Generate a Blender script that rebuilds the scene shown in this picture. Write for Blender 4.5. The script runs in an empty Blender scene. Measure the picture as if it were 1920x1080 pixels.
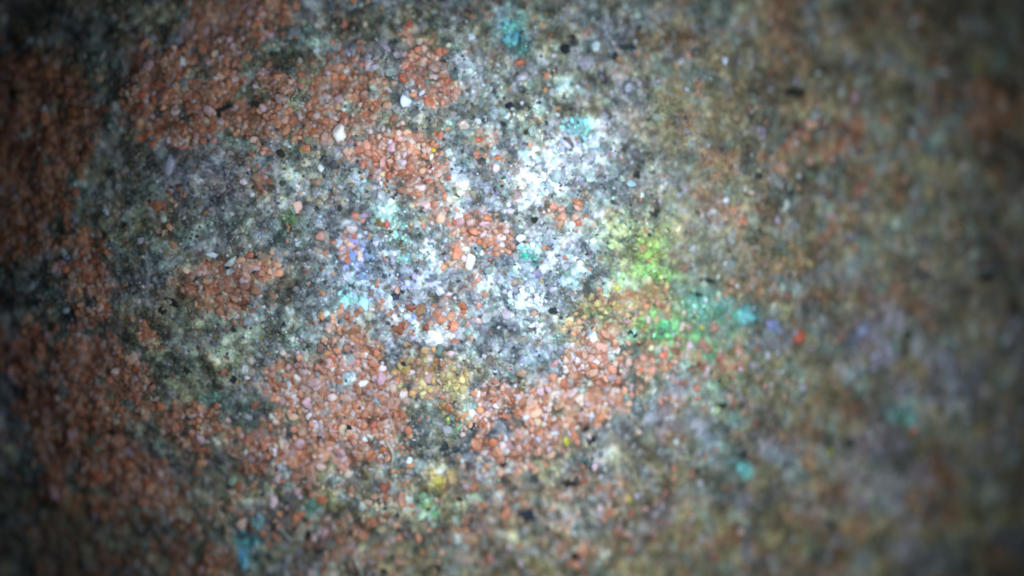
import bpy, math
import numpy as np
from mathutils import Vector

# ------------------------------------------------------------------ camera, world, lamps, exposure
scene = bpy.context.scene
COL = scene.collection
CAM_D = 30.0                                   # camera height above the rock; 1 unit = 0.1 mm-ish microscope field
cam_data = bpy.data.cameras.new('camera')
cam = bpy.data.objects.new('camera', cam_data)
COL.objects.link(cam)
cam.location = (0, 0, CAM_D)
cam_data.sensor_width = 36.0
cam_data.lens = 36.0 * CAM_D / 19.2
cam_data.clip_start = 0.1
cam_data.clip_end = 500
cam_data.dof.use_dof = True
cam_data.dof.focus_distance = CAM_D + 0.05
cam_data.dof.aperture_fstop = 0.0118
cam_data.dof.aperture_ratio = 1.25
cam_data.dof.aperture_blades = 0
scene.camera = cam

world = bpy.data.worlds.new('World')
scene.world = world
world.use_nodes = True
world.node_tree.nodes['Background'].inputs[0].default_value = (0.55, 0.75, 1.0, 1)
world.node_tree.nodes['Background'].inputs[1].default_value = 0.035

def spot(loc, aim, power, size_deg, radius, col):
    d = bpy.data.lights.new('microscope_lamp', 'SPOT')
    d.energy = power
    d.spot_size = math.radians(size_deg)
    d.spot_blend = 1.0
    d.shadow_soft_size = radius
    d.color = col
    o = bpy.data.objects.new('microscope_lamp', d)
    COL.objects.link(o)
    o.location = loc
    o.rotation_euler = (Vector(aim) - Vector(loc)).to_track_quat('-Z', 'Y').to_euler()
    return o

# the LED ring of the microscope: a wide pool and a tighter hot spot, both a little right of the middle
COOL = (0.80, 0.93, 1.0)
for k, (ang, w) in enumerate(((20, 1.35), (80, .85), (140, .6), (200, .78), (260, .95), (320, 1.3))):
    a = math.radians(ang)
    spot((0.6 + 7.5 * math.cos(a), 0.3 + 7.5 * math.sin(a), 13.0), (1.3 + .5 * math.cos(a), -0.1, 0), 1780 * w, 82, 0.7, COOL)
spot((2.6, 3.0, 15.0), (0.2, 0.3, 0), 10000, 42, 0.8, (0.68, 0.87, 1.0))

scene.view_settings.view_transform = 'Standard'
scene.view_settings.look = 'None'
scene.view_settings.exposure = 0.0
scene.view_settings.gamma = 1.0
scene.render.filter_size = 2.2
scene.cycles.filter_width = 2.1
scene.cycles.max_bounces = 5
scene.cycles.use_denoising = True

# ------------------------------------------------------------------ noise
RNG = np.random.default_rng(20)
def vnoise(x, y, seed):
    t = np.random.default_rng(seed).random((256, 256)).astype(np.float32)
    xi = np.floor(x).astype(np.int64); yi = np.floor(y).astype(np.int64)
    fx = (x - xi).astype(np.float32); fy = (y - yi).astype(np.float32)
    fx = fx * fx * (3 - 2 * fx); fy = fy * fy * (3 - 2 * fy)
    x0 = xi & 255; x1 = (xi + 1) & 255; y0 = yi & 255; y1 = (yi + 1) & 255
    return (t[x0, y0] * (1 - fx) + t[x1, y0] * fx) * (1 - fy) + (t[x0, y1] * (1 - fx) + t[x1, y1] * fx) * fy
def fbm(x, y, scale, seed, octv=4, gain=.5):
    s = np.zeros(np.shape(x), np.float32); a = 1.0; tot = 0; f = 1.0 / scale
    for k in range(octv):
        c, sn = math.cos(k * .7 + seed + .5), math.sin(k * .7 + seed + .5)
        s += a * vnoise((x * c - y * sn) * f + 31.7 * k, (x * sn + y * c) * f + 11.3 * k, seed * 13 + k)
        tot += a; a *= gain; f *= 2.03
    return s / tot * 2 - 1                      # about -0.6 .. 0.6
def sstep(a, b, v):
    t = np.clip((v - a) / (b - a), 0, 1)
    return t * t * (3 - 2 * t)

# ------------------------------------------------------------------ the plan of the specimen (in hundredths of a unit on its face)
# patches of rust sand, outlines on the specimen
SAND = [
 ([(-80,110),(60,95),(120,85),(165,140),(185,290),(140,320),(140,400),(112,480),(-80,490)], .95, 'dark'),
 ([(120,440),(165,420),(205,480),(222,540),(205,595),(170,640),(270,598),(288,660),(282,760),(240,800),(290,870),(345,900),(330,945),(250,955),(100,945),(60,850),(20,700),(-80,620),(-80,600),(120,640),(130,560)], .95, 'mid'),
 ([(340,-60),(540,-60),(545,50),(480,85),(410,80),(355,45)], .9, 'mid'),
 ([(265,100),(325,85),(350,60),(430,75),(470,120),(540,150),(640,120),(705,150),(715,200),(650,262),(560,268),(490,250),(420,278),(330,262),(240,245),(228,185)], 1., 'mid'),
 ([(690,255),(760,235),(820,265),(845,310),(815,345),(830,385),(775,360),(740,330),(640,300),(645,280)], .95, 'red'),
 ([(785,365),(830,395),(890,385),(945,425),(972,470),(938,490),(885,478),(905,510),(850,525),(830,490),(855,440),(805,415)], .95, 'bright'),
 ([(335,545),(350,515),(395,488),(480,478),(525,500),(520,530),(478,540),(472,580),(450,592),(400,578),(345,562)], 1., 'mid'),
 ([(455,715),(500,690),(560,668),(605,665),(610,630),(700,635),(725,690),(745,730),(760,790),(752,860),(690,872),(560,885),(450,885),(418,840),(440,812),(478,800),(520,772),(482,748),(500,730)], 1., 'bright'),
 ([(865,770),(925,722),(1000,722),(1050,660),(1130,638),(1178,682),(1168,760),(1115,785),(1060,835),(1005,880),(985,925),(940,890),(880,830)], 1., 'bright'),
 ([(1065,605),(1125,545),(1230,522),(1262,560),(1225,605),(1130,645),(1062,650)], .75, 'ochre'),
 ([(1180,655),(1290,640),(1400,690),(1372,716),(1260,695),(1200,730)], .7, 'mid'),
 ([(290,760),(400,755),(435,810),(360,865),(300,835)], .85, 'mid'),
 ([(50,890),(330,930),(430,1010),(340,1140),(60,1140)], .38, 'dark'),
 ([(335,1015),(430,1010),(435,1140),(330,1140)], .85, 'mid'),
 ([(630,1000),(720,985),(730,1040),(650,1060)], .55, 'mid'),
 ([(840,1000),(910,975),(920,1030),(850,1050)], .5, 'mid'),
 ([(1030,1000),(1110,1000),(1115,1060),(1040,1050)], .5, 'mid'),
 ([(760,640),(840,650),(880,700),(860,770),(770,760),(740,690)], .6, 'ochre'),
 ([(760,50),(800,80),(850,150),(860,190),(810,200),(740,130)], .75, 'red'),
 ([(900,255),(950,245),(950,320),(915,320)], .6, 'red'),
 ([(600,600),(690,560),(700,640),(610,650)], .45, 'mid'),
 ([(690,540),(900,530),(880,640),(720,620)], .35, 'red'),
 ([(640,425),(680,420),(660,490),(625,490)], .45, 'red'),
 ([(275,380),(330,380),(330,440),(290,440)], .5, 'mid'),
 ([(470,270),(510,290),(500,360),(475,350)], .7, 'red'),
 ([(720,870),(1000,880),(1180,900),(1160,1000),(760,1010),(700,930)], .30, 'mid'),
 ([(300,930),(640,880),(720,960),(640,1060),(420,1000),(330,1000)], .28, 'mid'),
 ([(1020,880),(1300,900),(1330,1080),(1000,1070)], .14, 'red'),
 ([(580,1010),(1020,1000),(1000,1120),(580,1120)], .2, 'mid'),
 ([(1000,380),(1130,370),(1120,420),(1010,415)], .35, 'red'),
 ([(1540,200),(1640,215),(1630,290),(1555,300),(1470,290),(1490,250)], .4, 'red'),
 ([(1440,300),(1480,300),(1490,340),(1440,345)], .4, 'ochre'),
 ([(1590,335),(1660,325),(1650,365),(1600,365)], .5, 'red'),
 ([(1455,470),(1510,460),(1500,520),(1460,510)], .5, 'ochre'),
 ([(1520,410),(1570,405),(1565,440),(1525,440)], .5, 'red'),
 ([(1340,380),(1390,370),(1400,430),(1350,440)], .4, 'red'),
 ([(1180,560),(1420,600),(1440,780),(1220,760)], .18, 'red'),
 ([(600,80),(680,90),(690,130),(620,120)], .5, 'red'),
]
def inpoly(x, y, poly):
    r = np.zeros(np.shape(x), bool); n = len(poly)
    for i in range(n):
        x0, y0 = poly[i]; x1, y1 = poly[(i + 1) % n]
        c = ((y0 > y) != (y1 > y)) & (x < (x1 - x0) * (y - y0) / ((y1 - y0) or 1e-9) + x0)
        r ^= c
    return r
def warp(px, py, amp=1.0):
    return (px + amp * (26 * fbm(px, py, 55, 3) + 10 * fbm(px, py, 12, 5, 2)),
            py + amp * (26 * fbm(px, py, 55, 4) + 10 * fbm(px, py, 12, 6, 2)))
SAND_KIND = {'dark': 0, 'mid': 1, 'red': 2, 'bright': 3, 'ochre': 4}
def sand(px, py):
    px, py = np.asarray(px, np.float64), np.asarray(py, np.float64)
    h = np.sin(px * 12.9898 + py * 78.233) * 43758.5453; h -= np.floor(h)
    g = np.sin(px * 39.346 + py * 11.135) * 24634.6345; g -= np.floor(g)
    rad = 13 * np.sqrt(-np.log(np.maximum(h, 1e-4)))            # grains stray over the edge of their patch
    wx, wy = warp(px, py)
    wx = wx + rad * np.cos(6.2832 * g); wy = wy + rad * np.sin(6.2832 * g)
    d = np.zeros(np.shape(px), np.float32); k = np.ones(np.shape(px), np.int64)
    for poly, dens, kind in SAND:
        m = inpoly(wx, wy, poly)
        up = m & (dens > d)
        d = np.where(up, dens, d); k = np.where(up, SAND_KIND[kind], k)
    d = d * sstep(-.40, -.20, fbm(px, py, 30, 71, 3)) * (.85 + .15 * sstep(-.2, .1, fbm(px, py, 90, 72, 2)))
    return d, k

# mineral stains of the matrix: x, y, rx, ry, turn, colour, strength
STAIN = [
 (350,680,95,75,0,(.26,.31,.20),.8),(330,730,60,70,0,(.26,.30,.19),.7),(560,650,120,45,10,(.34,.42,.36),.75),(480,610,70,40,0,(.30,.38,.33),.7),
 (330,320,80,55,20,(.30,.30,.38),.55),(520,450,60,22,-25,(.09,.12,.12),.75),(430,420,70,40,-20,(.16,.20,.17),.5),(550,418,28,22,0,(.22,.33,.17),.7),
 (60,560,100,60,0,(.13,.19,.20),.75),(60,540,60,30,0,(.14,.21,.24),.6),(230,350,60,110,10,(.15,.19,.18),.7),(195,200,40,90,10,(.10,.15,.17),.8),(260,520,60,60,0,(.17,.20,.22),.6),
 (160,60,70,60,0,(.11,.14,.15),.7),(575,75,40,35,0,(.22,.34,.36),.7),(640,40,60,40,0,(.2,.24,.24),.5),(700,110,45,35,0,(.36,.34,.46),.65),(720,95,30,20,0,(.40,.38,.5),.6),
 (965,45,28,50,-15,(.14,.52,.56),.8),(990,90,24,26,0,(.12,.45,.44),.7),(935,35,14,30,0,(.5,.66,.75),.8),(1010,25,30,14,0,(.10,.40,.38),.6),
 (1060,160,40,22,10,(.30,.52,.56),.6),(1080,240,32,22,10,(.28,.72,.74),.9),(1110,265,40,24,20,(.5,.74,.78),.8),(1050,305,80,46,-20,(.60,.62,.70),.85),(1090,295,60,40,0,(.62,.66,.72),.85),(1020,330,34,40,30,(.68,.68,.85),.75),(1000,265,40,24,0,(.25,.27,.2),.5),
 (870,300,45,30,20,(.45,.56,.6),.6),(720,330,70,40,0,(.35,.38,.46),.5),(620,320,70,40,0,(.30,.35,.38),.5),(400,330,70,40,0,(.33,.34,.42),.5),
 (735,425,45,34,35,(.42,.68,.62),.75),(770,455,50,34,20,(.38,.46,.34),.7),(672,480,36,44,-20,(.34,.42,.80),.85),(665,490,20,30,0,(.30,.50,.80),.7),(768,486,18,10,-20,(.14,.55,.48),.9),(665,560,34,22,0,(.30,.66,.66),.8),(640,590,50,26,0,(.42,.56,.56),.6),(745,530,60,35,0,(.42,.42,.56),.6),(790,520,35,20,0,(.3,.3,.42),.5),
 (1030,500,70,30,-10,(.48,.52,.72),.65),(980,572,50,32,-25,(.72,.78,.82),.9),(1000,600,26,30,0,(.8,.86,.88),.8),(1080,520,50,24,0,(.5,.7,.72),.7),(990,482,20,14,0,(.05,.38,.30),.95),(1000,415,60,34,0,(.16,.17,.18),.7),(1110,460,45,30,0,(.42,.5,.6),.6),
 (820,630,36,18,0,(.88,.88,.88),.9),(780,590,50,28,-10,(.45,.5,.78),.6),(740,600,60,30,0,(.48,.62,.62),.6),(890,620,60,24,0,(.46,.46,.58),.6),(900,655,80,18,5,(.36,.38,.40),.7),(950,660,50,18,10,(.42,.42,.62),.6),(1030,655,40,18,0,(.28,.33,.45),.7),(1070,640,40,22,0,(.44,.52,.5),.6),
 (700,500,120,90,0,(.36,.45,.58),.5),(900,560,200,90,0,(.42,.50,.60),.4),(1270,600,150,80,25,(.26,.46,.12),.65),(1180,455,80,60,0,(.34,.41,.17),.6),(1190,450,60,50,0,(.38,.42,.20),.85),(1225,480,38,40,20,(.38,.48,.15),.9),(1230,510,40,16,15,(.36,.68,.20),.9),(1190,510,40,14,-10,(.48,.74,.28),.8),(1130,525,30,14,0,(.55,.72,.4),.7),(1100,590,60,26,-10,(.42,.40,.12),.8),(1150,570,55,30,0,(.40,.38,.12),.6),
 (1240,620,34,34,0,(.18,.52,.24),.85),(1250,650,26,14,0,(.22,.62,.2),.7),(1310,560,70,38,10,(.17,.42,.33),.8),(1330,610,66,40,0,(.13,.38,.24),.85),(1290,650,50,26,0,(.12,.36,.14),.75),(1190,600,34,20,0,(.26,.44,.12),.7),(1400,640,40,34,0,(.15,.32,.24),.5),(1360,720,50,40,0,(.17,.32,.20),.6),(1390,590,34,26,20,(.22,.56,.60),.85),(1340,560,30,18,20,(.24,.44,.44),.6),(1160,635,30,16,0,(.18,.4,.16),.6),
 (1270,700,60,30,0,(.18,.34,.24),.5),(1325,665,30,16,0,(.16,.42,.26),.8),(1330,755,34,26,0,(.42,.52,.36),.8),(1380,790,30,26,0,(.24,.5,.36),.6),(1210,740,18,22,0,(.20,.46,.34),.7),(1200,760,30,30,0,(.28,.38,.50),.6),(1360,860,70,40,20,(.22,.4,.38),.5),(1385,878,30,10,15,(.2,.6,.66),.9),
 (1640,650,60,50,0,(.34,.38,.52),.7),(1615,625,18,14,0,(.38,.46,.74),.7),(1700,780,34,26,-20,(.24,.56,.56),.75),(1670,770,50,40,0,(.3,.42,.46),.5),(1750,660,34,24,40,(.34,.40,.56),.7),(1620,890,70,40,20,(.46,.45,.44),.65),(1640,930,40,40,0,(.48,.48,.46),.6),(1530,950,60,34,20,(.38,.38,.38),.5),(1500,840,30,20,0,(.4,.42,.44),.5),(1440,640,34,26,0,(.34,.36,.5),.6),(1580,520,36,24,0,(.36,.38,.46),.5),(1500,530,24,20,0,(.34,.40,.50),.6),
 (1745,262,34,18,-20,(.36,.52,.50),.8),(1720,240,40,20,0,(.24,.34,.34),.5),(1800,720,60,60,0,(.22,.27,.36),.5),(1860,470,50,60,0,(.14,.18,.2),.5),(1700,470,110,80,0,(.21,.23,.20),.5),
 (850,700,50,36,0,(.52,.42,.14),.8),(800,690,40,20,0,(.5,.4,.14),.6),(870,790,18,24,0,(.26,.52,.36),.75),(800,900,70,18,-10,(.50,.36,.10),.85),(850,885,22,12,-30,(.52,.38,.10),.8),(800,950,46,44,0,(.22,.40,.24),.85),(800,1000,30,34,0,(.26,.38,.28),.6),(730,930,40,34,0,(.32,.40,.42),.7),(890,920,20,18,0,(.24,.46,.30),.8),(880,850,26,16,0,(.4,.46,.55),.8),(840,850,50,26,20,(.34,.37,.38),.6),(770,820,50,40,0,(.30,.33,.30),.5),
 (470,1005,22,42,25,(.13,.46,.56),.9),(455,1050,14,22,0,(.12,.46,.62),.9),(500,975,20,16,0,(.16,.42,.50),.7),(590,955,24,22,0,(.20,.44,.40),.7),(400,740,26,16,0,(.24,.46,.42),.8),(380,760,60,30,0,(.18,.27,.22),.7),(440,760,50,36,0,(.18,.26,.26),.6),
 (190,890,45,40,0,(.26,.22,.06),.7),(220,960,50,50,0,(.22,.20,.07),.6),(40,980,50,80,0,(.12,.14,.14),.6),(30,760,60,60,0,(.09,.13,.15),.7),(220,1020,120,70,0,(.20,.20,.11),.6),(130,1000,90,80,0,(.17,.18,.12),.5),(520,930,80,40,0,(.26,.25,.12),.6),(300,820,36,30,0,(.18,.24,.2),.7),(280,840,30,12,0,(.22,.26,.3),.6),
 (1080,970,90,40,0,(.36,.40,.42),.6),(1100,985,40,26,10,(.42,.48,.50),.7),(980,960,50,34,0,(.12,.14,.18),.7),(860,1040,50,40,0,(.24,.34,.32),.5),(1060,1030,20,14,0,(.24,.5,.44),.8),(1150,960,34,14,0,(.52,.42,.22),.6),(990,1000,50,20,0,(.4,.38,.16),.5),(700,1010,60,60,0,(.24,.24,.18),.5),(560,1030,50,40,0,(.28,.29,.24),.6),
 (1220,380,45,20,30,(.16,.2,.16),.6),(1240,110,70,40,0,(.2,.2,.17),.4),(1230,250,60,60,0,(.25,.21,.12),.55),(1170,330,40,26,0,(.24,.34,.42),.6),(1150,95,30,14,0,(.07,.10,.12),.8),(1450,120,160,60,10,(.19,.17,.10),.5),(1340,440,70,50,0,(.40,.37,.26),.5),(1300,480,50,40,0,(.40,.38,.26),.5),(1270,200,50,40,0,(.26,.21,.12),.5),(1090,120,50,40,0,(.16,.17,.18),.5),
]
def stain_mask(px, py, s, wxy=None):
    wx, wy = warp(px, py, .8) if wxy is None else wxy
    x, y, rx, ry, a = s[:5]
    c, sn = math.cos(math.radians(a)), math.sin(math.radians(a))
    dx, dy = wx - x, wy - y
    u = (dx * c + dy * sn) / rx; v = (-dx * sn + dy * c) / ry
    return 1 - sstep(.15, 1.6, np.sqrt(u * u + v * v))
def mix(a, b, t):
    return a + (np.asarray(b, np.float32) - a) * np.asarray(t)[..., None]
def matrix_colour(px, py):
    c = np.zeros(np.shape(px) + (3,), np.float32) + np.array((.275, .255, .175), np.float32)
    c = mix(c, (.28, .31, .37), sstep(-.15, .35, fbm(px, py, 70, 21)) * .75)
    c = mix(c, (.20, .20, .11), sstep(0, .4, fbm(px, py, 90, 22)) * .7)
    right = sstep(1080, 1300, px + 120 * fbm(px, py, 160, 24))
    c = mix(c, (.325, .28, .17), right * .85)
    c = mix(c, (.25, .18, .09), right * sstep(.0, .35, fbm(px, py, 60, 25)) * .6)
    low = sstep(880, 980, py + 60 * fbm(px, py, 120, 26)) * sstep(560, 700, px)
    c = mix(c, (.38, .325, .165), low * .75)
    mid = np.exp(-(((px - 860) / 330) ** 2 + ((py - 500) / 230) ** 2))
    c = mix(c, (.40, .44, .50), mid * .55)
    c = mix(c, (.34, .35, .42), sstep(.08, .36, fbm(px, py, 26, 27, 3)) * .5)
    c = mix(c, (.26, .40, .38), sstep(.16, .40, fbm(px, py, 30, 29, 3)) * .5)
    c = mix(c, (.30, .20, .12), sstep(.18, .42, fbm(px, py, 34, 30, 3)) * .55)
    c = mix(c, (.38, .17, .09), right * sstep(.10, .36, fbm(px, py, 52, 34, 3)) * .6)
    c = mix(c, (.34, .35, .46), right * sstep(500, 640, py) * sstep(.10, .36, fbm(px, py, 58, 35, 3)) * .5)
    c = mix(c, (.10, .11, .085), right * sstep(.12, .36, fbm(px, py, 46, 36, 3)) * .6)
    wxy = warp(px, py, .8)
    broken = [.35 + .65 * sstep(-.22, .18, fbm(px, py, q, 95 + q, 3)) for q in (12, 17, 24)]   # stains sit in flecks and veins
    for i, s in enumerate(STAIN):
        c = mix(c, s[5], stain_mask(px, py, s, wxy) * broken[i % 3] * s[6] * (.74 if max(s[5]) > .6 else .9))
    c = c * np.exp((1.0 * fbm(px, py, 13, 31, 2) + .85 * fbm(px, py, 44, 32, 2)) * (1 - .45 * right) - .10)[..., None]
    c = mix(c, (.03, .036, .04), sstep(.23, .37, fbm(px, py, 24, 33, 3)) * .6 * (1 - .5 * right))
    return np.clip(c, .008, .9)
def height(px, py):
    x = px / 100 - 9.6; y = 5.4 - py / 100
    dx = x + 2.3; dy = y - .7
    h = -.0155 * dx * dx - .026 * dy * dy
    h += .18 * fbm(px, py, 190, 41) + .20 * fbm(px, py, 60, 42, 3) + .12 * fbm(px, py, 20, 43, 2)
    return h
def world_pos(px, py):
    """where the sight line through a point of the plan meets the rock"""
    px = np.asarray(px, float); py = np.asarray(py, float)
    z = height(px, py)
    f = (CAM_D - z) / CAM_D
    return np.stack([(px / 100 - 9.6) * f, (5.4 - py / 100) * f, z], -1)

# ------------------------------------------------------------------ materials
def material(name, source, rough, spec, var=.25, bump=.15, scale=18.0, sss=0.0, coat=0.0):
    m = bpy.data.materials.new(name); m.use_nodes = True
    nt = m.node_tree; N = nt.nodes; L = nt.links
    p = N['Principled BSDF']
    if source == 'attribute':
        a = N.new('ShaderNodeAttribute'); a.attribute_name = 'mineral_colour'; src = a.outputs['Color']
    elif source == 'object':
        a = N.new('ShaderNodeObjectInfo'); src = a.outputs['Color']
    else:
        a = N.new('ShaderNodeRGB'); a.outputs[0].default_value = (*source, 1); src = a.outputs[0]
    g = N.new('ShaderNodeNewGeometry')
    n = N.new('ShaderNodeTexNoise'); n.inputs['Scale'].default_value = scale; n.inputs['Detail'].default_value = 4
    L.new(g.outputs['Position'], n.inputs['Vector'])
    mr = N.new('ShaderNodeMapRange'); mr.inputs['From Min'].default_value = .3; mr.inputs['From Max'].default_value = .7
    mr.inputs['To Min'].default_value = 1 - var; mr.inputs['To Max'].default_value = 1 + var
    L.new(n.outputs['Fac'], mr.inputs['Value'])
    mx = N.new('ShaderNodeVectorMath'); mx.operation = 'MULTIPLY'
    L.new(src, mx.inputs[0]); L.new(mr.outputs['Result'], mx.inputs[1])
    L.new(mx.outputs['Vector'], p.inputs['Base Color'])
    p.inputs['Roughness'].default_value = rough
    p.inputs['Specular IOR Level'].default_value = spec
    p.inputs['Coat Weight'].default_value = coat
    p.inputs['Coat Roughness'].default_value = .12
    if sss:
        p.inputs['Subsurface Weight'].default_value = sss
        p.inputs['Subsurface Radius'].default_value = (.14, .10, .08)
        p.inputs['Subsurface Scale'].default_value = .8
    if bump:
        b = N.new('ShaderNodeBump'); b.inputs['Strength'].default_value = bump; b.inputs['Distance'].default_value = .03
        n2 = N.new('ShaderNodeTexNoise'); n2.inputs['Scale'].default_value = scale * 2; n2.inputs['Detail'].default_value = 3
        L.new(g.outputs['Position'], n2.inputs['Vector'])
        L.new(n2.outputs['Fac'], b.inputs['Height']); L.new(b.outputs['Normal'], p.inputs['Normal'])
    return m
M_ROCK = material('rock', 'attribute', .65, .2, .3, .5, 14)
M_GRIT = material('grit', 'attribute', .45, .3, .2, .1, 30)
M_SAND = material('rust_sand', 'attribute', .34, .42, .18, .25, 16, .8)
M_SAND1 = material('rust_sand_grain', 'object', .32, .45, .18, .25, 16, .8)
M_QUARTZ = material('quartz', 'object', .2, .7, .22, .3, 14, .5)
M_DARK = material('dark_mineral', 'object', .6, .25, .5, .6, 20)
M_CRUST = material('mineral_crust', 'attribute', .5, .25, .15, .15, 30)
M_CHIP = material('rock_chip', 'object', .55, .4, .45, .4, 12)
M_FIBRE = material('fibre', 'object', .5, .3, .25, .1, 25)

# ------------------------------------------------------------------ mesh helpers
def ico(sub):
    import bmesh
    bm = bmesh.new(); bmesh.ops.create_icosphere(bm, subdivisions=sub, radius=1.0)
    v = np.array([q.co[:] for q in bm.verts], np.float32); f = np.array([[q.index for q in p.verts] for p in bm.faces], np.int32)
    bm.free(); return v, f
ICO1, ICO2, ICO3 = ico(1), ico(2), ico(3)
def make_mesh(name, v, f, mat, smooth, cols=None):
    me = bpy.data.meshes.new(name)
    nv, nf, k = len(v), len(f), f.shape[1]
    me.vertices.add(nv); me.vertices.foreach_set('co', np.ascontiguousarray(v, np.float32).ravel())
    me.loops.add(nf * k); me.loops.foreach_set('vertex_index', np.ascontiguousarray(f, np.int32).ravel())
    me.polygons.add(nf); me.polygons.foreach_set('loop_start', np.arange(0, nf * k, k, dtype=np.int32))
    me.polygons.foreach_set('use_smooth', np.full(nf, smooth))
    me.update(calc_edges=True)
    if cols is not None:
        a = me.attributes.new('mineral_colour', 'FLOAT_COLOR', 'POINT')
        a.data.foreach_set('color', np.concatenate([cols, np.ones((nv, 1))], 1).astype(np.float32).ravel())
    me.materials.append(mat)
    return me
def shape_grains(tv, n, facets, lobes, rng, depth=(.62, .95)):
    """n stones out of the unit sphere tv: cut by random planes and dented by soft lobes -> (n, verts, 3)"""
    v = np.repeat(tv[None], n, 0).astype(np.float32)
    if lobes:
        s = np.ones(v.shape[:2], np.float32)
        for k in range(3):
            d = rng.normal(size=(n, 3)); d /= np.linalg.norm(d, axis=1, keepdims=True)
            s += lobes * np.sin(np.einsum('nij,nj->ni', v, d) * rng.uniform(1.5, 3.5, (n, 1)) + rng.uniform(0, 6.3, (n, 1)))
        v = v * s[..., None]
    for k in range(facets):
        d = rng.normal(size=(n, 3)); d /= np.linalg.norm(d, axis=1, keepdims=True)
        over = np.maximum(0, np.einsum('nij,nj->ni', v, d) - rng.uniform(*depth, (n, 1)))
        v = v - over[..., None] * d[:, None, :]
    return v
def rotations(n, rng):
    q = rng.normal(size=(n, 4)); q /= np.linalg.norm(q, axis=1, keepdims=True)
    w, x, y, z = q.T
    return np.stack([np.stack([1-2*(y*y+z*z), 2*(x*y-z*w), 2*(x*z+y*w)], -1), np.stack([2*(x*y+z*w), 1-2*(x*x+z*z), 2*(y*z-x*w)], -1), np.stack([2*(x*z-y*w), 2*(y*z+x*w), 1-2*(x*x+y*y)], -1)], 1)
def batch(name, tmpl, pos, rad, cols, mat, smooth, facets, lobes, rng, aspect=.3, flat=1.0, depth=(.62, .95)):
    tv, tf = tmpl; n = len(pos)
    v = shape_grains(tv, n, facets, lobes, rng, depth)
    v = v * (1 + rng.uniform(-aspect, aspect, (n, 1, 3)))
    v = np.einsum('nij,nkj->nki', rotations(n, rng), v)
    v[..., 2] *= flat
    v = v * rad[:, None, None] + pos[:, None, :]
    f = tf[None] + (np.arange(n) * len(tv))[:, None, None]
    return make_mesh(name, v.reshape(-1, 3), f.reshape(-1, 3), mat, smooth, np.repeat(cols, len(tv), 0))
def put(name, me, label=None, cat=None, group=None, kind=None):
    o = bpy.data.objects.new(name, me); COL.objects.link(o)
    if label: o['label'] = label
    if cat: o['category'] = cat
    if group: o['group'] = group
    if kind: o['kind'] = kind
    return o
def jitter_points(x0, x1, y0, y1, s, rng):
    gx, gy = np.meshgrid(np.arange(x0, x1, s), np.arange(y0, y1, s * .87))
    gx = gx + (np.arange(gx.shape[0]) % 2)[:, None] * s * .5
    return (gx + rng.uniform(-.42, .42, gx.shape) * s).ravel(), (gy + rng.uniform(-.42, .42, gy.shape) * s).ravel()
def vary(c, rng, v=.3, hue=.1):
    n = len(c)
    return np.clip(c * np.exp(rng.normal(0, v, (n, 1))) * np.exp(rng.normal(0, hue, (n, 3))), .004, .92)

X0, X1, Y0, Y1 = -330, 2250, -260, 1340         # the specimen goes on past the field of view

# ------------------------------------------------------------------ the rock itself
step = 2.6
gx = np.arange(X0, X1, step); gy = np.arange(Y0, Y1, step)
PX, PY = np.meshgrid(gx, gy); PX = PX.ravel(); PY = PY.ravel()
base = matrix_colour(PX, PY)
sd, sk = sand(PX, PY)
base = mix(base, (.44, .18, .10), np.minimum(1, sd * 1.1) * .85)
sp = RNG.random(len(PX)); fine = fbm(PX, PY, 7, 51, 2)
base *= (1.05 + .6 * fine)[:, None]
base = mix(base, (.05, .055, .06), sstep(.24, .34, fbm(PX, PY, 16, 52, 3)) * .6)
base = mix(base, (.5, .52, .55), (fbm(PX, PY, 11, 53, 2) > .36) * .5)
base = np.clip(base, .01, .9)
W = world_pos(PX, PY)
W[:, 2] += .03 * fine - .012 + .022 * sd
nx, ny = len(gx), len(gy)
idx = np.arange(nx * ny).reshape(ny, nx)
quads = np.stack([idx[:-1, :-1], idx[1:, :-1], idx[1:, 1:], idx[:-1, 1:]], -1).reshape(-1, 4)
put('rock_surface', make_mesh('rock_surface', W, quads, M_ROCK, True, base), kind='structure')

# ------------------------------------------------------------------ fine grit of the matrix (uncountable)
px, py = jitter_points(-160, 2080, -140, 1220, 5.4, RNG)
d, k = sand(px, py)
keep = RNG.random(len(px)) > d * .9
px, py = px[keep], py[keep]; n = len(px)
c = matrix_colour(px, py)
core0 = np.exp(-(((px - 880) / 420) ** 2 + ((py - 430) / 330) ** 2))
c = np.clip(c * np.exp(RNG.normal(0, 1, (n, 1)) * (.17 + .15 * core0)[:, None]) * np.exp(RNG.normal(0, 1, (n, 3)) * (.06 + .07 * core0)[:, None]), .004, .92)
core = np.exp(-(((px - 880) / 420) ** 2 + ((py - 430) / 330) ** 2))
u = RNG.random(n) * (1 + 1.2 * sstep(1050, 1350, px))
for lo, hi, pc, v_, h_ in ((.00, .0, (.045, .05, .055), .4, .15), (.12, .15, (.52, .55, .62), .2, .05), (.17, .20, (.30, .19, .09), .3, .12),
                           (.215, .232, (.42, .17, .10), .3, .1), (.24, .252, (.38, .37, .48), .25, .1)):
    m = (u < .04 + .08 * core * (fbm(px, py, 22, 91, 2) > -.02)) if hi == 0 else (u > lo) & (u < hi)
    c[m] = vary(np.tile(pc, (int(m.sum()), 1)), RNG, v_, h_)
big = sstep(1150, 1700, px)
r = RNG.lognormal(math.log(.0255), .42, n) * (1 + .5 * big)
p = world_pos(px, py); p[:, 2] += RNG.uniform(-.35, .25, n) * r
put('fine_grit', batch('fine_grit', ICO1, p, r, c, M_GRIT, False, 3, .08, RNG, .45, .6, (.5, .9)), kind='stuff')

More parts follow.
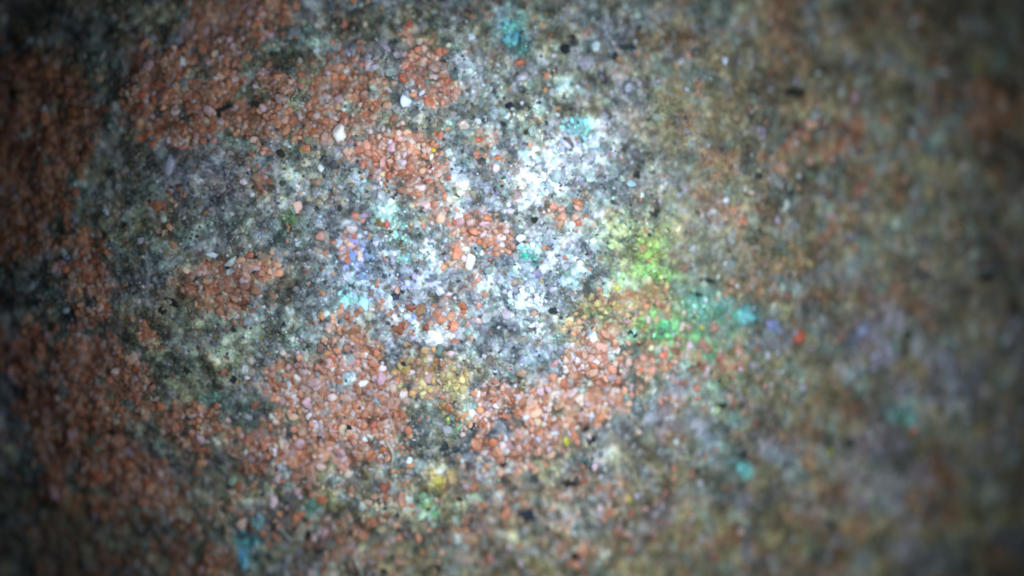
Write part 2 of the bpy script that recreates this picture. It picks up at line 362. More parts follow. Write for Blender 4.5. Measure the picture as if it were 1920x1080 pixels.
# ------------------------------------------------------------------ crusts of coloured crystals, each a thing
CRUST = [  # x, y, rx, ry, turn, colour, granules, label
 (968,48,26,46,-15,(.16,.58,.62),260,'turquoise crust at the upper rim, tallest of the blue-green ones'),
 (936,34,11,30,0,(.55,.70,.82),90,'narrow pale blue crust beside the tall turquoise one'),
 (1078,238,28,18,10,(.30,.82,.84),150,'bright aqua crust capping the large white crust'),
 (1058,298,58,42,-18,(.88,.90,.95),420,'large bright white crystal crust under the aqua cap'),
 (1106,272,30,22,20,(.62,.82,.88),160,'pale blue-white crust beside the large white crust'),
 (1018,340,24,30,30,(.72,.70,.90),130,'lilac-white crust trailing down from the large white crust'),
 (672,486,30,38,-20,(.36,.46,.86),240,'violet-blue crystal crust beside a rust red streak'),
 (735,425,36,24,35,(.48,.78,.72),200,'pale aqua-green crust above the violet-blue crust'),
 (768,486,14,9,-20,(.14,.60,.52),50,'small teal crust chip between violet crust and orange sand'),
 (662,562,26,18,0,(.36,.74,.74),110,'light cyan crust below the violet-blue crust'),
 (978,566,40,24,-25,(.92,.96,.98),300,'brightest white crust in the middle of the rock'),
 (1004,606,20,24,0,(.84,.90,.92),110,'small white crust just below the brightest white one'),
 (1090,520,30,14,-8,(.50,.80,.80),110,'pale aqua crust linking the white crust to the lime one'),
 (990,482,15,11,0,(.03,.42,.32),60,'deep emerald green chip in dark matrix near orange sand'),
 (818,630,24,13,0,(.92,.92,.92),120,'flat white crust above the largest orange sand patch'),
 (783,590,26,16,-15,(.44,.48,.85),90,'blue-lilac crust just above the flat white crust'),
 (1222,482,34,38,20,(.36,.50,.13),240,'lime green crust, largest of the green ones'),
 (1228,512,36,10,14,(.28,.60,.16),130,'vivid green strip along the top of the olive sand'),
 (1240,622,26,26,0,(.18,.62,.26),160,'emerald crust below the olive sand patch'),
 (1392,594,26,18,20,(.24,.66,.72),130,'cyan granular crust among the green-teal rock'),
 (1450,611,15,15,0,(.36,.44,.90),60,'blurred round blue crust beside the cyan granular one'),
 (1318,575,46,26,10,(.22,.52,.44),200,'wide teal-green crust below the black crack'),
 (1326,668,24,12,0,(.16,.50,.30),70,'soft green crust below the wide teal-green one'),
 (1332,756,26,20,0,(.50,.62,.42),110,'pale yellow-green crust in the blurred rock'),
 (1384,880,28,7,15,(.22,.70,.78),80,'thin cyan streak in the blurred lower rock'),
 (1698,782,26,20,-20,(.24,.62,.62),90,'faint turquoise crust in the darkest blurred rock'),
 (1646,655,34,30,0,(.40,.44,.64),120,'blurred pale violet crust on the brown rock'),
 (1746,262,24,11,-30,(.42,.62,.60),60,'pale green-grey flake of crust in the blurred brown rock'),
 (472,1002,16,36,25,(.12,.52,.64),160,'long sky blue crust at the lower rim'),
 (454,1052,11,18,0,(.10,.48,.72),60,'small deep sky blue crust ending the long blue one'),
 (590,955,16,15,0,(.20,.50,.44),60,'small sea green crust right of the long blue crust'),
 (800,952,32,34,0,(.22,.44,.26),190,'sage green crust with a black and yellow speck'),
 (800,898,60,12,-10,(.56,.40,.10),170,'ochre yellow band of crust above the sage green one'),
 (850,716,30,26,0,(.56,.45,.15),140,'mustard yellow crust between two orange sand patches'),
 (868,790,12,18,0,(.28,.58,.40),60,'mint green crust beside the mustard yellow one'),
 (398,740,18,10,0,(.26,.52,.48),50,'dull aqua crust in the green-grey rock'),
 (552,418,20,15,0,(.17,.26,.12),60,'faint grass green crust in grey rock'),
 (1618,885,44,22,25,(.50,.50,.49),110,'pale grey crust, largest blur in the brown rock'),
 (640,320,1,1,0,(.3,.3,.3),0,''),
]
for s in CRUST:
    x, y, rx, ry, a, colr, n, lab = s
    if not n: continue
    n = int(n * 1.0)
    c_, s_ = math.cos(math.radians(a)), math.sin(math.radians(a))
    cand = np.clip(RNG.normal(0, .72, (n * 6, 2)), -1.9, 1.9)
    qx = x + cand[:, 0] * rx * c_ - cand[:, 1] * ry * s_; qy = y + cand[:, 0] * rx * s_ + cand[:, 1] * ry * c_
    w = stain_mask(qx, qy, s) * (.10 + .9 * sstep(-.15, .15, fbm(qx, qy, 16, 61, 3)))
    ok = RNG.random(len(qx)) < w
    qx, qy = qx[ok][:n], qy[ok][:n]
    if len(qx) < 5: continue
    D = np.hypot(qx[:, None] - qx[None], qy[:, None] - qy[None]) < 8.5      # one crust hangs together: keep its biggest clump
    lab_ = np.arange(len(qx))
    for _ in range(40):
        lab_ = np.where(D, lab_[None], 10 ** 6).min(1)
    keepc = lab_ == np.bincount(lab_).argmax()
    if keepc.sum() >= 5: qx, qy = qx[keepc], qy[keepc]
    p = world_pos(qx, qy)
    r = RNG.lognormal(math.log(.026), .45, len(qx)) * (1 + .5 * (x > 1350))
    p[:, 2] += RNG.uniform(-.5, .6, len(qx)) * r
    loc = matrix_colour(qx, qy)
    col = vary(np.array(colr) * .54 + loc * .34, RNG, .34, .12)
    u = RNG.random(len(qx)); col[u < .10] = vary(loc[u < .10] * .7, RNG, .3, .1); col[u > .94] = np.clip(col[u > .94] * 1.3 + .12, 0, .92)
    org = p.mean(0)
    me = batch('mineral_crust', ICO1, p - org, r, col, M_CRUST, False, 3, .08, RNG, .45, .6, (.5, .9))
    o = put('mineral_crust', me, lab, 'mineral crust', 'coloured mineral crusts on the rock'); o.location = org

# ------------------------------------------------------------------ single grains placed by eye, each a thing
def stone(name, x, y, rx, ry, turn, colr, lab, cat, mat, facets=6, lobes=.05, flat=.7, smooth=True, lift=.25, depth=(.6, .9), group=None, ragged=0):
    v = shape_grains(ICO3[0], 1, facets, lobes, RNG, depth)[0]
    for q in range(5 if ragged else 0):
        dr = RNG.normal(size=3); dr /= np.linalg.norm(dr)
        v = v * (1 + ragged * np.sin(ICO3[0] @ dr * RNG.uniform(4, 9) + RNG.uniform(0, 6.3)))[:, None]
    v = (rotations(1, RNG)[0] @ v.T).T
    ext = np.abs(v).max(0); v = v / ext
    t = math.radians(turn); c, s = math.cos(t), math.sin(t)
    X, Y = v[:, 0] * rx / 100, v[:, 1] * ry / 100
    Z = v[:, 2] * min(rx, ry) / 100 * flat
    v = np.stack([X * c - Y * s, X * s + Y * c, Z], 1)
    me = make_mesh(name, v, ICO3[1], mat, smooth)
    o = put(name, me, lab, cat, group)
    p = world_pos(x, y); o.location = (p[0], p[1], p[2] + min(rx, ry) / 100 * flat * lift + .02)
    o.color = (*colr, 1)
    return o
WHITE = (.86, .85, .87); LILAC = (.60, .52, .64); PINK = (.72, .50, .48); BLUEW = (.66, .72, .90); CREAM = (.80, .72, .55)
QUARTZ = [  # x, y, rx, ry, turn, colour, label
 (638,250,16,19,-12,(.92,.83,.80),'largest bright white grain, blotchy, at the edge of orange sand'),
 (342,116,10,15,0,WHITE,'angular white grain standing upright in the dim orange sand'),
 (403,147,10,6,10,WHITE,'small white wedge-shaped grain above the black lump'),
 (648,135,8,7,0,(.86,.78,.74),'white grain on the top edge of the orange sand'),
 (415,107,8,5,0,LILAC,'flat lilac sliver above the small white wedge'),
 (883,68,11,11,0,(.62,.72,.78),'round pale blue grain with a bright rim near the turquoise crust'),
 (1118,90,11,13,20,(.60,.78,.82),'pale aqua oval grain beside dark blue matrix'),
 (763,190,13,13,0,(.76,.84,.96),'bluish white lumpy grain above rust red sand'),
 (525,187,22,18,20,(.52,.38,.38),'broad translucent mauve grain in the middle of the orange sand'),
 (525,216,9,10,0,(.58,.44,.46),'small mauve grain hanging below the broad mauve one'),
 (330,163,10,10,0,(.55,.40,.38),'round mauve grain below the upright white grain'),
 (614,184,11,11,0,(.66,.52,.54),'pale pink oval grain above the largest white grain'),
 (957,216,13,8,0,(.74,.74,.86),'white-lilac grain with a black hollow above it'),
 (978,145,17,15,0,(.44,.42,.48),'large grey-violet grain beside a rust chip'),
 (1100,118,24,17,30,(.40,.38,.44),'large flat grey-lilac grain near the pale aqua oval'),
 (787,353,16,9,8,(.74,.58,.58),'pink-white blocky grain beneath rust sand'),
 (868,237,17,14,0,(.62,.48,.42),'peach grain with a lilac cap'),
 (873,229,9,7,0,(.66,.60,.78),'lilac cap lying on the peach grain'),
 (897,227,8,8,0,(.76,.74,.84),'small white-lilac grain beside the peach one'),
 (957,398,11,10,0,(.68,.54,.62),'square lilac-pink grain above the orange cluster'),
 (713,372,17,15,35,(.50,.54,.60),'clear glassy triangular grain in grey grit'),
 (658,430,15,12,20,(.66,.54,.56),'pale mauve grain above the violet crust'),
 (639,463,9,7,0,(.84,.72,.82),'bright pink-white grain on the rust red streak'),
 (683,720,13,8,8,WHITE,'white rectangular block on bright orange sand'),
 (550,743,9,8,0,WHITE,'white six-sided grain at the edge of orange sand'),
 (550,757,9,8,0,(.58,.54,.58),'grey-lilac grain touching the white six-sided one'),
 (542,722,7,13,10,(.62,.58,.62),'tall pale grey grain above the white six-sided one'),
 (768,867,8,12,0,(.76,.84,.90),'white-blue teardrop grain under the pale curved fibre'),
 (516,848,6,10,10,(.74,.68,.84),'small white-lilac spike in orange-brown sand'),
 (588,791,7,4,0,(.66,.60,.90),'tiny violet glint in the orange sand'),
 (637,763,10,14,20,(.62,.44,.42),'long rose-pink grain in the bright orange sand'),
 (753,776,6,9,0,(.64,.60,.72),'lilac grain beside the dark fibre'),
 (935,931,7,7,0,(.80,.74,.78),'round white grain below the bright orange patch'),
 (912,806,6,6,0,(.86,.82,.90),'tiny bright white dot in bright orange sand'),
 (931,760,8,7,0,(.88,.76,.68),'cream-white round grain in the bright orange sand'),
 (896,740,6,8,0,(.86,.80,.78),'white oval grain at the top of the bright orange sand'),
 (985,782,9,9,0,(.74,.72,.92),'white-blue grain in the bright orange sand'),
 (974,746,9,10,0,(.70,.54,.62),'rose-lilac grain up from the white-blue grain'),
 (987,822,10,11,0,(.60,.52,.64),'lilac grain, first of a lilac pair near yellow speck'),
 (1009,822,9,13,-20,(.64,.56,.72),'tall lilac-white grain, second of the lilac pair'),
 (1038,812,12,6,15,(.84,.74,.78),'bright pinkish white sliver near the yellow speck'),
 (1117,680,8,8,0,(.84,.70,.76),'bright pink-white grain in the pink-orange sand'),
 (1116,697,11,8,0,(.62,.56,.64),'grey-lilac grain below the bright pink-white one'),
 (1082,678,10,12,0,(.74,.54,.60),'rose grain left of the bright pink-white one'),
 (1048,737,13,9,0,(.66,.54,.58),'broad pale mauve grain between two orange heaps'),
 (1110,778,8,9,0,(.64,.62,.72),'pale lilac grain just above the black beetle-shaped lump'),
 (686,667,7,7,0,(.86,.76,.74),'small pale ring-like grain at the top of orange sand'),
 (661,678,10,10,0,(.74,.54,.60),'rose-white grain beside the small ring-like one'),
 (287,747,8,8,0,(.62,.56,.62),'round lilac-grey grain beside green-grey rock'),
 (270,727,9,9,0,(.54,.42,.36),'ring-edged tan grain above the round lilac-grey one'),
 (145,627,8,8,0,(.62,.58,.66),'pale grain in the dim brown sand band'),
 (138,537,10,12,0,(.56,.40,.38),'pinkish grain at the edge of the dim brown sand'),
 (112,510,12,11,0,(.40,.36,.38),'grey translucent grain on dark teal rock'),
 (211,535,9,8,0,(.56,.40,.32),'glossy tan grain on the rim of the brown sand band'),
 (266,605,7,7,0,(.72,.74,.96),'bright blue-white dot beside a dark hollow'),
 (60,418,8,8,0,(.52,.50,.66),'dim lilac grain in the darkest brown sand'),
 (45,450,7,8,0,(.42,.40,.52),'faint lilac grain below the dim lilac one'),
 (127,483,6,5,0,(.44,.46,.76),'faint blue dot beside the brown sand band'),
 (398,477,12,8,10,(.72,.78,.92),'white-blue grain above the middle-left orange patch'),
 (436,492,20,10,30,(.52,.58,.60),'pale grey flake lying above the middle-left orange patch'),
 (453,562,9,6,0,(.66,.54,.52),'pale oval grain at the lower edge of the middle-left orange patch'),
 (422,549,8,5,-20,(.74,.66,.62),'glinting pale grain in the middle-left orange patch'),
 (320,310,11,26,-15,(.46,.46,.62),'long pale violet chip in grey rock'),
 (264,451,8,9,0,(.54,.52,.62),'lilac grain in grey-green rock near brown stain'),
 (182,715,9,9,-30,(.46,.42,.46),'mauve-grey wedge in the brown sand band'),
 (358,1052,14,16,0,(.50,.42,.42),'large pale mauve grain at the lower rim'),
 (226,967,9,8,0,(.36,.34,.36),'dim grey grain in dark olive rock'),
 (266,990,8,8,0,(.40,.38,.46),'dim lilac grain below the dim grey one'),
 (355,924,7,6,30,(.56,.70,.78),'tiny pale aqua glint in brown sand'),
 (374,989,5,6,0,(.72,.62,.56),'tiny cream grain near the long blue crust'),
 (262,892,9,7,-30,(.58,.48,.44),'pale wedge-shaped grain in the dim lower sand'),
 (1035,1032,12,7,-15,(.72,.70,.64),'white oblong grain near the lower rim'),
 (1024,948,9,9,0,(.54,.46,.38),'round buff grain with a pale rim'),
 (1195,930,7,8,0,(.62,.58,.78),'blurred lilac-white grain beside the yellow speck pair'),
 (1127,894,9,5,0,(.60,.52,.66),'small lilac sliver in brown grit'),
 (1268,828,7,6,0,(.62,.74,.74),'pale aqua dot in blurred rock'),
 (905,985,16,22,10,(.36,.24,.22),'upright dusky rose grain below the bright orange patch'),
 (880,490,13,18,10,(.88,.86,.80),'cream-white upright grain in the orange cluster'),
 (871,467,13,9,0,(.70,.62,.46),'cream oval grain in the orange cluster'),
 (939,444,14,8,0,(.86,.62,.54),'glossy pink-white grain at the top of the orange cluster'),
 (902,474,6,8,0,(.90,.86,.86),'small white block in the orange cluster'),
 (974,446,12,8,25,(.76,.80,.88),'pale blue-white flake beside the orange cluster'),
 (826,548,10,10,0,(.72,.72,.88),'blue-white round grain below the orange cluster'),
 (1362,374,8,6,20,(.76,.78,.98),'bright blue-white glint in tan grit'),
 (1358,115,8,10,0,(.64,.72,.92),'blue-white grain with a black side in the brown rock'),
 (1195,30,13,7,25,(.54,.64,.60),'pale green-white sliver at the upper rim'),
 (1714,145,8,8,0,(.54,.50,.56),'blurred pale lilac grain in the dark brown rock'),
 (1533,138,6,5,0,(.58,.62,.64),'small blurred pale dot above the black pit'),
 (1648,266,8,7,0,(.58,.54,.50),'blurred cream grain on rust-stained rock'),
 (1615,623,13,10,0,(.44,.52,.82),'blurred blue grain in the pale violet area'),
 (1598,520,15,8,-25,(.46,.48,.48),'blurred pale sliver in brown rock'),
 (1678,634,14,9,-20,(.42,.44,.52),'second blurred pale sliver, beside the violet area'),
 (1182,345,13,10,0,(.42,.60,.68),'pale blue-grey grain beside a black cleft'),
 (1313,907,9,8,0,(.54,.50,.58),'lilac grain in blurred rock below the cyan streak'),
 (1316,1010,10,10,0,(.54,.48,.58),'soft lilac spot at the lower rim'),
]
stones = []
for x, y, rx, ry, t, c, lab in QUARTZ:
    if max(c) < .8: rx, ry, c = rx * .86, ry * .86, tuple(q * .9 for q in c)
    o = stone('pale_grain', x, y, rx, ry, t, c, lab, 'mineral grain', M_QUARTZ, facets=8 if rx == 16 else 12 if rx > 6 else 9, lobes=.06, flat=.6, lift=.1, depth=(.62, .9) if rx == 16 else (.38, .8), group='pale quartz grains')
    stones.append((x, y, lab))
DARK = [  # black lumps; some paint the shade of pits, hollows, clefts and a crack
 (405,206,23,17,10,(.012,.016,.022),'largest black lump, in the upper orange sand'),  # solid black lump in place of a shaded pit
 (428,199,13,7,0,(.012,.014,.02),'small black spur joined to the largest black lump'),
 (22,175,7,9,0,(.006,.006,.006),'black speck in the darkest brown sand'),
 (1488,174,24,13,5,(.02,.022,.018),'wide black pit filling in the blurred brown rock'),  # black solid painting in the pit's shade
 (1109,823,12,13,0,(.016,.016,.035),'black beetle-shaped lump, rounded body'),
 (1103,802,14,8,35,(.012,.012,.014),'black claw above the beetle-shaped lump'),
 (1561,366,10,7,0,(.012,.012,.014),'small round black speck in blurred tan rock'),
 (1480,358,10,22,12,(.045,.055,.05),'long dark grey shard in blurred tan rock'),
 (885,799,11,6,10,(.014,.015,.03),'black flake in bright orange sand'),
 (652,800,9,8,0,(.012,.014,.018),'round black grain in the bright orange sand'),
 (474,480,12,8,-10,(.012,.012,.014),'black grain above the glossy black ring'),
 (478,515,9,9,0,(.02,.025,.03),'glossy black ring-shaped grain in orange sand'),
 (347,697,13,10,0,(.018,.024,.024),'black patch in green-grey rock'),
 (437,712,9,9,0,(.018,.02,.035),'blue-black grain in green-grey rock'),
 (1183,626,12,8,0,(.02,.018,.04),'navy black grain under the olive sand'),
 (943,862,8,14,10,(.018,.018,.014),'upright black chip below bright orange sand'),
 (1074,904,17,8,8,(.018,.016,.014),'flat black chip in brown grit'),
 (988,966,24,16,10,(.02,.025,.045),'broad blue-black lump near the lower rim'),
 (320,566,18,9,-30,(.016,.018,.012),'dark hollow chip beside the middle-left orange patch'),
 (305,583,9,8,0,(.02,.02,.014),'small dark chip below the hollow one'),
 (1300,548,22,5,-28,(.012,.014,.014),'black crack filling above the teal-green crust'),  # black strip for the shade inside the crack
 (1330,527,18,5,-12,(.014,.016,.016),'thin end of the black crack'),  # second strip of the crack's painted shade
 (1845,520,18,12,20,(.02,.024,.024),'blurred dark lump in the farthest brown rock'),
 (1592,830,14,12,0,(.018,.022,.024),'blurred round dark lump in olive rock'),
 (1552,980,16,14,0,(.02,.02,.024),'blurred dark lump near the lower rim'),
 (115,826,18,9,10,(.016,.014,.012),'dim black chip in the lower brown sand'),
 (210,810,10,7,0,(.014,.016,.02),'small black chip in the lower brown sand'),
 (755,688,15,10,0,(.02,.022,.026),'black crumb cluster beside mustard crust'),
 (1072,70,12,8,30,(.015,.017,.022),'black chip near the pale aqua oval'),
 (1062,92,12,10,0,(.015,.018,.022),'black hollow chip near the large grey-lilac grain'),
 (1150,105,15,10,0,(.016,.035,.045),'blue-black lump beside the pale aqua oval'),
 (1000,412,10,7,0,(.014,.018,.020),'black hollow in grey grit above the emerald chip'),  # dark solid where the hollow would be in shade
 (955,200,12,6,0,(.008,.009,.02),'blue-black roof over the white-lilac grain'),  # dark solid painting the shaded hollow above that grain
 (800,953,9,6,0,(.012,.014,.006),'black seat under the tiny yellow speck'),
 (1080,1040,12,10,0,(.02,.02,.018),'black crumb beside the white oblong grain'),
 (575,1000,10,14,0,(.014,.014,.014),'black chip at the lower rim beside the blue crust'),
 (600,1034,18,9,0,(.016,.018,.014),'wide black chip at the lower rim'),
 (432,910,9,9,0,(.016,.016,.03),'navy grain in dim lower sand'),
 (415,935,5,18,-35,(.018,.014,.012),'thin dark splinter in dim lower sand'),
 (850,845,22,7,15,(.04,.05,.06),'slate flake under the dark fibre'),
 (835,838,10,12,0,(.035,.045,.05),'slate chip at the end of the slate flake'),
 (745,555,20,8,15,(.05,.045,.10),'violet-black streak above the blue-lilac crust'),
 (1180,92,20,9,0,(.03,.05,.06),'dark slate chip beside the blue-black lump'),
 (1195,328,9,9,0,(.016,.022,.022),'black cleft beside the pale blue-grey grain'),  # cleft shade put in as a black solid
 (1225,400,13,10,0,(.022,.03,.02),'dark green-black chip above the lime crust'),
 (1350,760,11,9,0,(.03,.026,.02),'dark brown chip in blurred rock'),
 (1395,850,8,9,0,(.02,.02,.04),'navy chip above the thin cyan streak'),
]
for x, y, rx, ry, t, c, lab in DARK:
    stone('dark_grain_or_shade', x, y, rx, ry, t, c, lab, 'dark mineral', M_DARK, facets=4, lobes=.12, flat=.45, lift=-.1, ragged=.13, group='black and dark mineral grains')
    stones.append((x, y, lab))
YEL = (.62, .50, .05)
for x, y, rx, ry, t, c, lab in [
 (812,282,6,5,0,YEL,'tiny bright yellow crystal on rust red sand'),
 (802,949,4,3,0,(.66,.68,.05),'tiny yellow crystal on the sage green crust'),
 (1062,828,6,10,15,(.52,.47,.05),'yellow crystal beside the black beetle-shaped lump'),
 (1181,937,7,5,0,(.58,.52,.05),'yellow crystal in grey-brown lower rock'),
 (840,786,4,5,0,(.70,.62,.08),'tiny yellow crystal beside the mint green crust'),
 (1316,614,5,4,0,(.66,.60,.03),'tiny yellow crystal on teal-green rock'),
 (1158,540,7,6,0,(.55,.60,.06),'yellow-green crystal at the top of the olive sand'),
 (1556,848,8,7,0,(.42,.38,.04),'blurred mustard crystal in olive rock'),
 (1830,125,12,9,0,(.34,.32,.05),'blurred olive-yellow crystal in the far brown rock')]:
    stone('yellow_crystal', x, y, rx, ry, t, c, lab, 'crystal', M_QUARTZ, facets=6, flat=.8, group='yellow crystals')
for x, y, rx, ry, t, c, lab in [
 (1497,632,13,14,10,(.58,.14,.08),'single blurred red grain beside the blue crust'),
 (725,421,6,9,0,(.50,.12,.10),'small dark red chip beside pale aqua-green crust'),
 (975,117,11,8,0,(.46,.14,.08),'rust red chip above the large grey-violet grain'),
 (898,262,10,6,10,(.52,.15,.09),'flat rust red chip near the peach grain'),
 (700,795,8,8,0,(.50,.13,.09),'dark red grain in the bright orange sand'),
 (1340,1045,12,9,0,(.34,.14,.08),'soft rust spot at the lower rim')]:
    stone('red_grain', x, y, rx, ry, t, c, lab, 'mineral grain', M_SAND1, facets=4, flat=.8, group='single red chips')

# ------------------------------------------------------------------ flat chips of the matrix rock
CHIPS = []
cx, cy = jitter_points(15, 1910, 12, 1075, 74, RNG)
dd, _ = sand(cx, cy); kp = (dd < .45)
cx, cy = cx[kp], cy[kp]
for x, y in zip(cx, cy):
    if min((x - a) ** 2 + (y - b) ** 2 for a, b, _ in stones) < 24 ** 2: continue
    far = float(sstep(1150, 1600, x))
    if far > .5 and RNG.random() < .35: continue
    a = RNG.uniform(7, 13) * (1 + .6 * far); b = a * RNG.uniform(.5, .9)
    kind = RNG.choice(['grey', 'violet-grey', 'greenish', 'dark slate', 'olive brown', 'rusty', 'pale'], p=[.24, .14, .15, .16, .16, .06, .09])
    tgt = {'grey': (.26, .27, .27), 'violet-grey': (.31, .30, .40), 'greenish': (.20, .29, .24), 'dark slate': (.05, .06, .07), 'olive brown': (.19, .16, .08), 'rusty': (.34, .15, .08), 'pale': (.48, .50, .50)}[kind]
    c = vary(np.array(tgt)[None] * .62 + matrix_colour(np.array([x]), np.array([y])) * .38, RNG, .12, .05)[0]
    o = stone('rock_chip', x, y, a, b, RNG.uniform(0, 180), tuple(c), '', 'rock chip', M_CHIP, facets=9, lobes=.1, flat=.5, lift=.0, depth=(.45, .85), group='flat chips of the matrix rock')
    CHIPS.append((o, x, y, str(kind)))

# ------------------------------------------------------------------ hair-like fibres
def fibre(pts, rad, colr, lab):
    P = np.array(pts, float); t = np.linspace(0, len(P) - 1, 26)
    def cr(i, u):
        a = P[max(i - 1, 0)]; b = P[i]; c = P[min(i + 1, len(P) - 1)]; d = P[min(i + 2, len(P) - 1)]
        return .5 * (2 * b + (c - a) * u + (2 * a - 5 * b + 4 * c - d) * u * u + (3 * b - a - 3 * c + d) * u ** 3)
    Q = np.array([cr(min(int(q), len(P) - 2), q - min(int(q), len(P) - 2)) for q in t])
    w = world_pos(Q[:, 0], Q[:, 1]); w[:, 2] = np.convolve(np.pad(w[:, 2], 3, 'edge'), np.ones(7) / 7, 'valid') + .09
    org = w.mean(0); w = w - org; K = 8; V = []
    for i in range(len(w)):
        d = w[min(i + 1, len(w) - 1)] - w[max(i - 1, 0)]; d /= np.linalg.norm(d)
        s = np.cross(d, (0, 0, 1)); s /= np.linalg.norm(s); u = np.cross(s, d)
        rr = rad / 100 * (.35 + .65 * math.sin(math.pi * (i + 1.5) / (len(w) + 2)))
        V += [w[i] + rr * (s * math.cos(6.2832 * k / K) + u * math.sin(6.2832 * k / K)) for k in range(K)]
    F = [[i * K + k, i * K + (k + 1) % K, (i + 1) * K + (k + 1) % K, (i + 1) * K + k] for i in range(len(w) - 1) for k in range(K)]
    o = put('fibre', make_mesh('fibre', np.array(V), np.array(F), M_FIBRE, True), lab, 'fibre', None)
    o.location = org; o.color = (*colr, 1)
fibre([(724,826),(733,840),(738,855),(735,868)], 3.2, (.52, .50, .40), 'pale curved fibre in the bright orange sand')
fibre([(801,760),(786,778),(770,796),(756,815),(752,828)], 2.2, (.10, .12, .10), 'long dark fibre slanting across grey-green grit')
fibre([(664,1040),(670,1056),(678,1072),(680,1090)], 4, (.46, .46, .40), 'pale bent fibre at the lower rim')
fibre([(520,985),(536,1000),(552,1016)], 3, (.42, .46, .42), 'short pale fibre beside the long sky blue crust')
fibre([(820,520),(845,500),(868,488)], 1.8, (.30, .36, .26), 'thin greenish fibre beside the orange cluster')

# ------------------------------------------------------------------ rust sand
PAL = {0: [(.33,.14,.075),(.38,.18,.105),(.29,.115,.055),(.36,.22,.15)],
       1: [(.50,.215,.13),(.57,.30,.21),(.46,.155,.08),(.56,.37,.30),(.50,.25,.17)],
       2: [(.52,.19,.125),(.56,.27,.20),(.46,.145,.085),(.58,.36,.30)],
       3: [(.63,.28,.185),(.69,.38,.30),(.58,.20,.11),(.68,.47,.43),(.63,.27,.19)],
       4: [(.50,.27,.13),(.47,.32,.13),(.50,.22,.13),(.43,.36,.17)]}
CNAME = {0: ['dark rust', 'brown', 'deep rust', 'dull tan'], 1: ['rust orange', 'peach', 'deep rust', 'pale salmon', 'brick orange'],
         2: ['brick red', 'salmon red', 'deep red', 'pale salmon'], 3: ['bright orange', 'peach', 'deep orange', 'pale pink', 'coral orange'],
         4: ['ochre orange', 'mustard brown', 'rust brown', 'olive tan']}
px, py = jitter_points(-160, 2080, -140, 1220, 10.0, RNG)
px2, py2 = jitter_points(-160, 2080, -140, 1220, 15.5, RNG)       # a looser upper layer
lay = np.concatenate([np.zeros(len(px)), np.ones(len(px2))]); px = np.concatenate([px, px2]); py = np.concatenate([py, py2])
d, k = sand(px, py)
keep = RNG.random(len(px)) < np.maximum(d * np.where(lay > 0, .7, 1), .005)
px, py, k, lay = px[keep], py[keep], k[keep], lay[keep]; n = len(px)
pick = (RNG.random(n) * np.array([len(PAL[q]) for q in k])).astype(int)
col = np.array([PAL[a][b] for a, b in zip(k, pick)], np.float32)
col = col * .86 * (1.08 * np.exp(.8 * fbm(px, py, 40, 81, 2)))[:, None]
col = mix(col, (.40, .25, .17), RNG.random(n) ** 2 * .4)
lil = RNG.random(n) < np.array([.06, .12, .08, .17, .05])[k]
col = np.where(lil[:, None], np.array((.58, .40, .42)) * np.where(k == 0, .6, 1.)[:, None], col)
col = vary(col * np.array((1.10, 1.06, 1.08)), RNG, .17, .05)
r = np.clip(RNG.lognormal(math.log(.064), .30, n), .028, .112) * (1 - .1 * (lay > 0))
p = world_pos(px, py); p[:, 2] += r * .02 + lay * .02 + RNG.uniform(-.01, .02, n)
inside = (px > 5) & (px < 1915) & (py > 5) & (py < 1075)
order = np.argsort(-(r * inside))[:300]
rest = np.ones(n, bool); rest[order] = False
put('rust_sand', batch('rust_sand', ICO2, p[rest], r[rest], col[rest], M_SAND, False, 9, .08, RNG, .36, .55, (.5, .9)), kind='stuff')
protos = []
for q in range(14):
    v = shape_grains(ICO3[0], 1, 9, .08, RNG, (.45, .9))[0] * (1 + RNG.uniform(-.34, .34, (1, 3)))
    protos.append((make_mesh('rust_sand_grain', v, ICO3[1], M_SAND1, False), ['blunt', 'rounded', 'oval', 'chipped', 'lumpy', 'smooth', 'knobbly'][q % 7]))
first = None; spec = []
land = [(x, y, lab) for x, y, lab in stones if len(lab) > 0]
SHORT = {}
def short(lab):
    for cut in (' in ', ' at ', ' on ', ' above', ' below', ' beside', ' under', ' near', ' with', ' standing', ' lying', ' hanging', ' touching', ' between', ' over ', ' joined', ',', ' filling', ' just', ' up from', ' left of'):
        if cut in lab: lab = lab.split(cut)[0]
    return lab.strip()
from collections import Counter
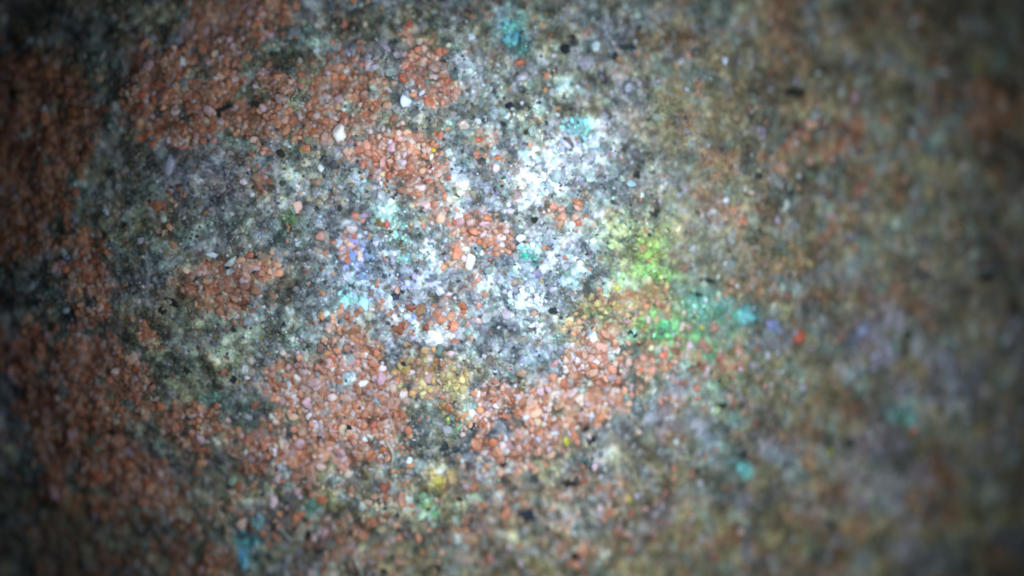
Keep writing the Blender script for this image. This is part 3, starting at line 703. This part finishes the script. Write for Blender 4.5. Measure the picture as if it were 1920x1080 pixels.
cnt = Counter(short(l) for _, _, l in land)
land = [(x, y, short(l)) for x, y, l in land if cnt[short(l)] == 1]
LX = np.array([l[0] for l in land]); LY = np.array([l[1] for l in land])
DIRS = ['right of', 'up and right of', 'above', 'up and left of', 'left of', 'down and left of', 'below', 'down and right of']
ORD = ['', 'first', 'second', 'third', 'fourth', 'fifth', 'sixth', 'seventh', 'eighth', 'ninth', 'tenth', 'eleventh', 'twelfth', 'thirteenth', 'fourteenth']
def place_words(xs, ys, kinds):
    """for each thing: (ordinal or '', direction, landmark); the ordinal counts outward among its like"""
    out = []
    for x, y, kd in zip(xs, ys, kinds):
        dist = np.hypot(LX - x, LY - y); j = int(np.argmin(dist))
        sec = int(round(math.degrees(math.atan2(LY[j] - y, x - LX[j])) / 45)) % 8
        out.append([kd, DIRS[sec], land[j][2], float(dist[j])])
    seen = Counter((a[0], a[1], a[2]) for a in out); run = Counter(); res = [None] * len(out)
    for q in sorted(range(len(out)), key=lambda q: out[q][3]):
        key = tuple(out[q][:3]); run[key] += 1
        res[q] = ('' if seen[key] == 1 else ORD[min(run[key], 14)] + ' ', out[q][1], out[q][2])
    return res
kinds = [CNAME[int(k[i])][int(pick[i])] for i in order]
for i, kd, (od, dr, lm) in zip(order, kinds, place_words(px[order], py[order], kinds)):
    me = protos[int(RNG.integers(14))][0]
    if first is None:
        o = bpy.data.objects.new('rust_sand_grain', me); first = o
    else:
        o = first.copy(); o.data = me
    COL.objects.link(o)
    o['label'] = f'{od}large {kd} grain {dr} the {lm}'; o['category'] = 'sand grain'; o['group'] = 'larger grains of the rust sand'
    o.location = p[i]; o.scale = (r[i], r[i], r[i] * .6)
    o.rotation_euler = (RNG.uniform(-.4, .4), RNG.uniform(-.4, .4), RNG.uniform(0, 6.28))
    o.color = (*col[i], 1)
for (o, x, y, kd), (od, dr, lm) in zip(CHIPS, place_words([a[1] for a in CHIPS], [a[2] for a in CHIPS], [a[3] for a in CHIPS])):
    o['label'] = f'{od}flat {kd} chip {dr} the {lm}'
